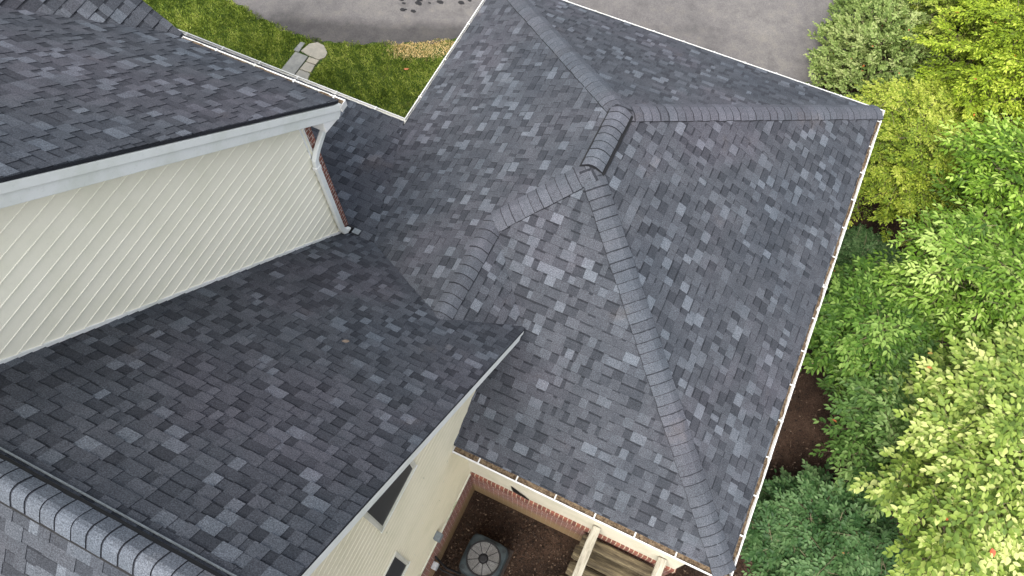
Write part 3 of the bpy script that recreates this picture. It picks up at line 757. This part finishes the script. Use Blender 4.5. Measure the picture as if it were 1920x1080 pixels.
# stone path
STONES = [([(-12.72, -1.34), (-12.66, -1.06), (-12.5, -.93), (-12.3, -.95), (-12.10, -1.12), (-12.08, -1.28), (-12.19, -1.40), (-12.5, -1.38)], .6),
          ([(-12.85, -2.7), (-12.83, -1.42), (-12.47, -1.42), (-12.46, -2.7)], .15), ([(-12.44, -1.42), (-12.16, -1.41), (-12.17, -1.56), (-12.43, -1.57)], .8),
          ([(-12.43, -1.59), (-12.17, -1.58), (-12.14, -1.83), (-12.44, -1.84)], .6), ([(-12.44, -1.86), (-12.13, -1.85), (-12.08, -2.12), (-12.44, -2.14)], .35),
          ([(-12.90, -1.40), (-12.88, -1.10), (-12.76, -1.08), (-12.75, -1.39)], .05), ([(-12.44, -2.16), (-12.08, -2.14), (-12.08, -2.7), (-12.44, -2.7)], .3)]
path = empty('path', (-12.45, -1.8, -3.05)); path['kind'] = 'structure'
for p, tn in STONES:
    p = ccw(p); mb = MB(); top = [(x, y, gz(x, y)+.045) for x, y in p]; bot = [(x, y, gz(x, y)-.03) for x, y in p]
    mb.face(top, tn)
    for i in range(len(p)): mb.face([bot[i-1], bot[i], top[i], top[i-1]], tn)
    o = mb.build('flagstone', M_STONE, path); bevel(o, .008, 1)
    a2 = o.data.attributes.get('tone')
    if a2: a2.data.foreach_set('value', [tn]*len(o.data.polygons))

def inpoly(px, py, poly):
    c_ = np.zeros(len(px), bool)
    for i in range(len(poly)):
        x0, y0 = poly[i-1]; x1, y1 = poly[i]
        k = ((y0 > py) != (y1 > py)) & (px < (x1-x0)*(py-y0)/(y1-y0+1e-12)+x0); c_ ^= k
    return c_
gzv = np.vectorize(gz)
def npmesh(name, V, F, tone, m, nface=3, smooth=False):
    """V (n,3), F (m,k) ints, tone per face"""
    me = bpy.data.meshes.new(name); me.vertices.add(len(V)); me.vertices.foreach_set('co', V.astype(np.float32).ravel())
    me.loops.add(F.size); me.loops.foreach_set('vertex_index', F.astype(np.int32).ravel())
    me.polygons.add(len(F)); me.polygons.foreach_set('loop_start', np.arange(0, F.size, F.shape[1], dtype=np.int32))
    me.update(calc_edges=True)
    a = me.attributes.new('tone', 'FLOAT', 'FACE'); a.data.foreach_set('value', tone.astype(np.float32))
    me.materials.append(m); o = bpy.data.objects.new(name, me); link(o); return o
def smooth_noise(x, y, f, seed):
    r = np.random.default_rng(seed); s = np.zeros_like(x)
    for k in range(6):
        a = r.uniform(0, 6.28); fr_ = f*r.uniform(.6, 1.9); s += np.sin(fr_*(x*np.cos(a)+y*np.sin(a))+r.uniform(0, 6.28))
    return s/6
# grass
rg = np.random.default_rng(5); n = 260000
gx = rg.uniform(-19, -7.7, n); gy = rg.uniform(-4.0, 1.7, n)
ey = np.interp(gx, [e[0] for e in EDGE], [e[1] for e in EDGE])
keep = gy < ey+.03+.09*smooth_noise(gx, gy, 9, 3)+rg.normal(0, .03, n)
vis = ~((gx > -13.5) & (gy < -3.98))
for p, tn in STONES: keep &= ~inpoly(gx, gy, [(a, b_) for a, b_ in p])
keep &= ~((gx > -12.86) & (gx < -12.10) & (gy < -1.3))
straw = 1.7*np.exp(-(((gx+9.95)/.62)**2+((gy-.04-(gx+9.95)*.55)/.27)**2)**1.5)+.6*np.exp(-(((gx+10.6)/.3)**2+((gy+.12)/.16)**2))
straw = np.clip(straw, 0, 1)
keep &= (rg.random(n) > .1*straw) & vis
gx, gy, straw = gx[keep], gy[keep], straw[keep]; n = len(gx)
z = gzv(gx, gy)+.006; L = rg.uniform(.025, .07, n)*(1-.2*straw)*(1+.4*smooth_noise(gx, gy, 4, 8)); w = rg.uniform(.005, .0095, n); a = rg.uniform(0, 2*math.pi, n)
lean = rg.uniform(.2, 1.1, n); la = rg.uniform(0, 2*math.pi, n)
dx, dy = np.cos(a)*w, np.sin(a)*w; tx, ty = np.cos(la)*L*lean, np.sin(la)*L*lean
V = np.stack([np.stack([gx-dx, gy-dy, z], 1), np.stack([gx+dx, gy+dy, z], 1), np.stack([gx+tx*.45+dx*.8, gy+ty*.45+dy*.8, z+L*.65], 1), np.stack([gx+tx, gy+ty, z+L*.9], 1)], 1).reshape(-1, 3)
F = np.arange(n*4).reshape(-1, 4)
tone = .48+.22*smooth_noise(gx, gy, 3, 9)+rg.normal(0, .13, n)+.22*smooth_noise(gx, gy, 14, 11)+.2*smooth_noise(gx, gy, 34, 12)+.06*(rg.random(n) > .93)
tone = np.where(rg.random(n) < straw*1.3, rg.uniform(.84, 1, n), np.clip(tone, 0, .78))
M_GRASS = m_leaf('grass_blade', [(0, (.030, .055, .010)), (.3, (.090, .135, .020)), (.55, (.21, .28, .040)), (.78, (.40, .44, .11)), (.82, (.55, .41, .19)), (1, (.80, .63, .36))], .2, .6, .2)
g = npmesh('grass', V, F, tone, M_GRASS); tag(g, 'short green grass with a straw coloured patch', 'grass', kind='stuff')

# litter of leaves
def litter(name, boxes, n, seed, label, m, size=(.02, .05)):
    r = np.random.default_rng(seed); X = []; Y = []
    for (x0, x1, y0, y1) in boxes:
        k = int(n*(x1-x0)*(y1-y0)/sum((b_[1]-b_[0])*(b_[3]-b_[2]) for b_ in boxes)); X.append(r.uniform(x0, x1, k)); Y.append(r.uniform(y0, y1, k))
    x = np.concatenate(X); y = np.concatenate(Y); n = len(x); keep = smooth_noise(x, y, 3, seed)+r.uniform(-.6, .6, n) > -.3; x, y = x[keep], y[keep]; n = len(x)
    z = gzv(x, y)+.012+r.uniform(0, .02, n); s = r.uniform(*size, n); a = r.uniform(0, 6.28, n); w = s*r.uniform(.35, .6, n)
    c_, s_ = np.cos(a), np.sin(a); t1, t2, t3, t4 = (r.uniform(-.015, .02, n) for _ in range(4))
    V = np.stack([np.stack([x-c_*s, y-s_*s, z+t1], 1), np.stack([x+s_*w, y-c_*w, z+t2], 1), np.stack([x+c_*s, y+s_*s, z+t3], 1), np.stack([x-s_*w, y+c_*w, z+t4], 1)], 1).reshape(-1, 3)
    o = npmesh(name, V, np.arange(n*4).reshape(-1, 4), r.random(n)**1.6, m); tag(o, label, 'leaf litter', kind='stuff'); return o
M_LIT = m_leaf('dead_leaf', [(0, (.016, .011, .008)), (.5, (.042, .027, .018)), (.8, (.085, .055, .036)), (.96, (.13, .09, .06)), (1, (.27, .20, .14))], 0, .8, .2)
litter('leaf_litter', [(XG+.05, -1.9, -12.5, YG-.05)], 9000, 3, 'brown dead leaves lying on the courtyard soil', M_LIT, (.012, .032))
litter('leaf_litter', [(.05, 3.2, -10, 2.5)], 16000, 4, 'brown dead leaves on the soil along the garage under the trees', M_LIT, (.015, .04))

# ---------------------------------------------------------------- trees and shrubs
def unit(v): return v/np.maximum(np.linalg.norm(v, axis=-1, keepdims=True), 1e-9)
def leaves(B, D, Nn, L, W, fold=.25, droop=.15):
    """base points, unit directions, unit normals, length, width -> verts (n*6), quads"""
    S = unit(np.cross(D, Nn)); Nn = unit(np.cross(S, D)); L = L[:, None]; W = W[:, None]
    mid = B+D*L*.5+Nn*L*.02; tip = B+D*L-Nn*L*droop
    l1 = B+D*L*.30+S*W*.46+Nn*W*fold; l2 = B+D*L*.66+S*W*.40+Nn*W*(fold*.8)-Nn*L*droop*.4
    r1 = B+D*L*.30-S*W*.46+Nn*W*fold; r2 = B+D*L*.66-S*W*.40+Nn*W*(fold*.8)-Nn*L*droop*.4
    V = np.stack([B, l1, l2, tip, r2, r1], 1).reshape(-1, 3); n = len(B); k = np.arange(n)[:, None]*6
    F = np.concatenate([k+np.array([[0, 3, 2, 1]]), k+np.array([[0, 5, 4, 3]])], 1).reshape(-1, 4)
    return V, F
def tree(name, label, cat, c, rad, gz0, nb, leafL, ratio, stops, seed, boughL=.8, nsub=9, per=7, trunk=.06, group='trees and shrubs beside the garage', red=0.0, trans=.2, subL=.34, lift=.12):
    """crown of flat leafy boughs: bough > side twigs > alternate leaves"""
    r = np.random.default_rng(seed); rr_ = random.Random(seed)
    root = empty(name, (c[0], c[1], gz0)); tag(root, label, cat, group); rl = np.array(root.location)
    c = np.array(c, float); rad = np.array(rad, float); up = np.array([0, 0, 1.0])
    k = np.arange(nb); a = k*2.39996+r.uniform(-.5, .5, nb); lay = r.random(nb)
    q = np.sqrt((k % 97+.5)/97)*r.uniform(.85, 1.1, nb)
    # canopy surface height falls off and rolls in uneven lobes
    X = c[0]+rad[0]*q*np.cos(a); Y = c[1]+rad[1]*q*np.sin(a)
    top = c[2]+rad[2]*(np.sqrt(np.clip(1-(q*.95)**2, 0, 1))-.1)+.32*smooth_noise(X, Y, 2.6, seed+50)*rad[2]
    Z = top-lay**1.5*rad[2]*.95
    tipp = np.stack([X, Y, Z], 1)
    rad_d = np.stack([np.cos(a), np.sin(a), np.zeros(nb)], 1)*np.clip(q, .15, 1)[:, None]+r.normal(size=(nb, 3))*np.array([.38, .38, .05])
    d = unit(rad_d+up*r.uniform(lift-.15, lift+.2, (nb, 1))); BL = boughL*r.uniform(.6, 1.2, nb); b0 = tipp-d*(BL*.75)[:, None]
    bt = .20*smooth_noise(X, Y, 2.4, seed+9)+r.normal(0, .11, nb)
    side = unit(np.cross(d, up)+up*r.normal(0, .12, (nb, 1)))
    P = []; D = []; N_ = []; L_ = []; Tt = []; S0 = []; S1 = []; SD = []
    for j in range(nsub+1):
        f = .12+.88*(j+.3)/(nsub+.3); p = b0+d*(BL*f)[:, None]-up*(.16*BL*f*f)[:, None]
        if j == nsub: sd_ = d.copy(); sl = BL*.28
        else:
            sg = 1 if j % 2 else -1
            sd_ = unit(d*r.uniform(.55, .85, (nb, 1))+side*sg*r.uniform(.6, .9, (nb, 1))+r.normal(size=(nb, 3))*.09-up*.05); sl = subL*(1.15-.75*f)*r.uniform(.8, 1.2, nb)*(BL/boughL)
        S0.append(p); S1.append(p+sd_*sl[:, None]-up*(.10*sl)[:, None]); SD.append(side)
        nrm = unit(np.cross(side, d)); nrm = nrm*np.sign(nrm[:, 2:3]+1e-9); s2 = unit(np.cross(sd_, nrm))
        for m_ in range(per):
            g_ = (m_+.8)/per; sg2 = 1 if m_ % 2 else -1; pp = p+sd_*(sl*g_)[:, None]-up*(.10*sl*g_*g_)[:, None]
            ld = unit(sd_*r.uniform(.55, .85, (nb, 1))+s2*sg2*r.uniform(.55, .85, (nb, 1))+r.normal(size=(nb, 3))*.10-up*.10) if m_ < per-1 else unit(sd_-up*.15)
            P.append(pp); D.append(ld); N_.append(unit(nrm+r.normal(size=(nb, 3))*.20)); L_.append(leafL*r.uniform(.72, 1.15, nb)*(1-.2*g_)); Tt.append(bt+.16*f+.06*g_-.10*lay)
    P, D, N_, L_, Tt = map(np.concatenate, (P, D, N_, L_, Tt)); keep = r.random(len(P)) > .08
    P, D, N_, L_, Tt = P[keep], D[keep], N_[keep], L_[keep], Tt[keep]
    V, F = leaves(P, D, N_, L_, L_*ratio*r.uniform(.85, 1.15, len(L_)), fold=.16, droop=.12)
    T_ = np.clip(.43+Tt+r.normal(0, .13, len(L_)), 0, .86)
    if red: T_ = np.where(r.random(len(T_)) < red, r.uniform(.91, 1, len(T_)), T_)
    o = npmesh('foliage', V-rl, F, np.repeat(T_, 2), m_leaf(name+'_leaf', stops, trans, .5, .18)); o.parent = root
    def sliver(p0, p1, s_, w0, w1):
        V = np.stack([p0-s_*w0, p0+s_*w0, p1+s_*w1, p1-s_*w1, (p0+p1)/2+up*w0], 1).reshape(-1, 3); kk = np.arange(len(p0))[:, None]*5
        return V, kk+np.array([[0, 1, 4]]), kk
    p0 = np.concatenate([b0]+S0); p1 = np.concatenate([b0+d*BL[:, None]-up*(.16*BL)[:, None]]+S1); s_ = np.concatenate([side]+[x for x in SD])
    w0 = np.concatenate([np.full(nb, .0045)]+[np.full(nb, .0018)]*len(S0))[:, None]
    V = np.stack([p0-s_*w0, p0+s_*w0, p1+s_*w0*.5, p1-s_*w0*.5], 1).reshape(-1, 3)-np.array([0, 0, .012])
    o = npmesh('twig', V-rl, np.arange(len(V)).reshape(-1, 4), np.zeros(len(V)//4), M_TWIG); o.parent = root
    base = Vector((c[0], c[1], gz0-.1)); tp_ = Vector((c[0], c[1], c[2]+rad[2]*.35)); mb = MB(); kk = 6
    pts = [base.lerp(tp_, i/kk)+Vector((r.uniform(-.05, .05), r.uniform(-.05, .05), 0))*(i > 0) for i in range(kk+1)]
    mb.tube(pts, [trunk*(1-.1*i) for i in range(kk+1)], 8); mb.build('trunk', M_BARK, root, smooth=True)
    mb = MB()
    for i in range(0, nb, max(1, nb//34)):
        s0 = base.lerp(tp_, rr_.uniform(.45, .98)); e = Vector(b0[i]+d[i]*BL[i]*.3); m1 = s0.lerp(e, .5)+Vector((0, 0, -.08))
        e = Vector(b0[i]); mb.tube([s0, m1, e], [trunk*.4, trunk*.22, trunk*.08], 5)
    mb.build('limb', M_BARK, root, smooth=True)
    return root
RED = [(.90, (.45, .40, .10)), (.95, (.42, .07, .05)), (1, (.55, .16, .04))]
G_BRIGHT = [(0, (.030, .070, .010)), (.35, (.065, .13, .012)), (.6, (.15, .26, .024)), (.86, (.37, .49, .11))]+RED
G_MID = [(0, (.022, .055, .012)), (.35, (.038, .090, .013)), (.6, (.085, .17, .024)), (.86, (.21, .32, .075))]+RED
G_MID2 = [(0, (.018, .046, .010)), (.35, (.036, .080, .016)), (.6, (.080, .15, .032)), (.86, (.20, .29, .10))]+RED
G_BRIGHT2 = [(0, (.026, .060, .010)), (.35, (.055, .115, .013)), (.6, (.13, .23, .026)), (.86, (.34, .45, .12))]+RED
G_PALE2 = [(0, (.050, .080, .016)), (.35, (.095, .155, .026)), (.6, (.22, .30, .055)), (.86, (.48, .52, .19))]+RED
G_YEL = [(0, (.060, .090, .008)), (.35, (.12, .18, .013)), (.6, (.23, .31, .022)), (.86, (.42, .48, .07))]+RED
G_OLIVE = [(0, (.035, .065, .010)), (.35, (.10, .150, .018)), (.6, (.20, .26, .032)), (.86, (.34, .37, .09))]+RED
G_PALE = [(0, (.050, .085, .014)), (.35, (.17, .235, .03)), (.6, (.34, .42, .065)), (.86, (.58, .62, .18))]+RED
G_DARK = [(0, (.016, .038, .007)), (.35, (.045, .078, .012)), (.6, (.095, .145, .028)), (.86, (.23, .29, .09))]+RED
G_YOL = [(0, (.045, .075, .010)), (.35, (.12, .18, .018)), (.6, (.23, .29, .030)), (.86, (.38, .41, .08))]+RED
G_PALE = [(0, (.045, .075, .018)), (.35, (.11, .165, .04)), (.6, (.20, .27, .075)), (.86, (.33, .38, .15))]+RED
G_DARK = [(0, (.012, .035, .012)), (.35, (.030, .075, .022)), (.6, (.058, .12, .038)), (.86, (.12, .20, .08))]+RED
T = tree
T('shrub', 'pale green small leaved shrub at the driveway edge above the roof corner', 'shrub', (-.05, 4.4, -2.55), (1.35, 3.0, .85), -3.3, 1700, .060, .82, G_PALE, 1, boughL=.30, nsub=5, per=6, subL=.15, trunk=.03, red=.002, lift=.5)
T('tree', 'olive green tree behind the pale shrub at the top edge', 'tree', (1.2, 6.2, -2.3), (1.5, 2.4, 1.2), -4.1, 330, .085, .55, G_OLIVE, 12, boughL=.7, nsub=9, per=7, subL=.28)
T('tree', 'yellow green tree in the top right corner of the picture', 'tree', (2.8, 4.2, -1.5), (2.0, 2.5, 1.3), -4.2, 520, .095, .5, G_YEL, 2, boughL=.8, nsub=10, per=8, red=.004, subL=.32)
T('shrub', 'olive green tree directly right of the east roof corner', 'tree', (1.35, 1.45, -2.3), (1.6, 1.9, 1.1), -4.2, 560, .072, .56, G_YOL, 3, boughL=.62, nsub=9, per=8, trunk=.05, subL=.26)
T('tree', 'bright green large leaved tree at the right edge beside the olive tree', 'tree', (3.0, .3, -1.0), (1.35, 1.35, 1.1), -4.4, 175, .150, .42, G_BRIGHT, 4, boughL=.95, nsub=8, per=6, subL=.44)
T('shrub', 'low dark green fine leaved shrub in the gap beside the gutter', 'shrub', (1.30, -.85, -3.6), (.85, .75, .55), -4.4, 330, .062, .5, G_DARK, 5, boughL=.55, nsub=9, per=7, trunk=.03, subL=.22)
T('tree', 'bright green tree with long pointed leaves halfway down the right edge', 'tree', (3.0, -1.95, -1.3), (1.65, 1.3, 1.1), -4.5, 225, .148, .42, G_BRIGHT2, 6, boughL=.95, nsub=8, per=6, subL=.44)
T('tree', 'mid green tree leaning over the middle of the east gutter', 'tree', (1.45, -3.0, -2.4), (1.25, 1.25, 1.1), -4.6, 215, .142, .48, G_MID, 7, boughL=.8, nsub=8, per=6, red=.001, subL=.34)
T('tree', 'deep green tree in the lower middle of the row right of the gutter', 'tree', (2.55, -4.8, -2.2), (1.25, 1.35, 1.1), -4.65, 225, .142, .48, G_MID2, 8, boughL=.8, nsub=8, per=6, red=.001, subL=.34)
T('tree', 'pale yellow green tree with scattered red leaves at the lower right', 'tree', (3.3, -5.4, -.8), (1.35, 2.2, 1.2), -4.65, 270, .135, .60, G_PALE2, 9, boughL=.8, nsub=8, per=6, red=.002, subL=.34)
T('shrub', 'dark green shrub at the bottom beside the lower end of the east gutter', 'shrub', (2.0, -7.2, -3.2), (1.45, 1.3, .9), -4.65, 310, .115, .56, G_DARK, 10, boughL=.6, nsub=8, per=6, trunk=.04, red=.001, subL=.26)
T('shrub', 'small green plant in the corner below the south gutter by the brick', 'shrub', (.05, -9.35, -3.9), (.38, .3, .45), -4.65, 40, .08, .5, G_MID, 11, boughL=.35, nsub=5, per=6, trunk=.02, subL=.16)

# odd leaves lying on the roofs
def stray(x, y, z, s, col, nm, rot, label):
    mb = MB(); c_, s_ = math.cos(rot), math.sin(rot)
    pts = [(-1, 0, .15), (-.4, -.4, .05), (.3, -.38, .1), (1, 0, .35), (.3, .38, .12), (-.4, .4, .02)]
    P_ = [(x+s*(a*c_-b_*s_), y+s*(a*s_+b_*c_), z+s*h_*.6) for a, b_, h_ in pts]
    mb.face([P_[0], P_[1], P_[2], P_[3]]); mb.face([P_[0], P_[3], P_[4], P_[5]])
    tag(mb.build('fallen_leaf', m_plain(nm, col, .7), None), label, 'leaf')

def on_main(x, y): return ZB+PM*(YB-y)+.03
stray(-6.62, -4.86, .232*(.92)+.03, .045, (.42, .25, .14), 'tan_leaf', .6, 'small tan leaf lying on the dark low roof near the lawn corner')
stray(-6.45, -5.05, .232*(1.11)+.03, .018, (.7, .66, .6), 'pale_leaf', 1.2, 'tiny pale leaf scrap on the dark low roof beside the tan leaf')
stray(-5.55, -8.95, on_main(-5.55, -8.95), .05, (.10, .078, .062), 'brown_leaf', .4, 'dull brown leaf lying in the middle of the steep dark roof')
stray(-10.10, -.75, -3.0, .07, (.40, .15, .06), 'rust_leaf', .4, 'rusty dead leaf on the grass beside the straw patch')
stray(-9.35, -1.15, -3.0, .05, (.75, .75, .68), 'white_leaf', 2.4, 'pale dried leaf on the grass near the white gutter')
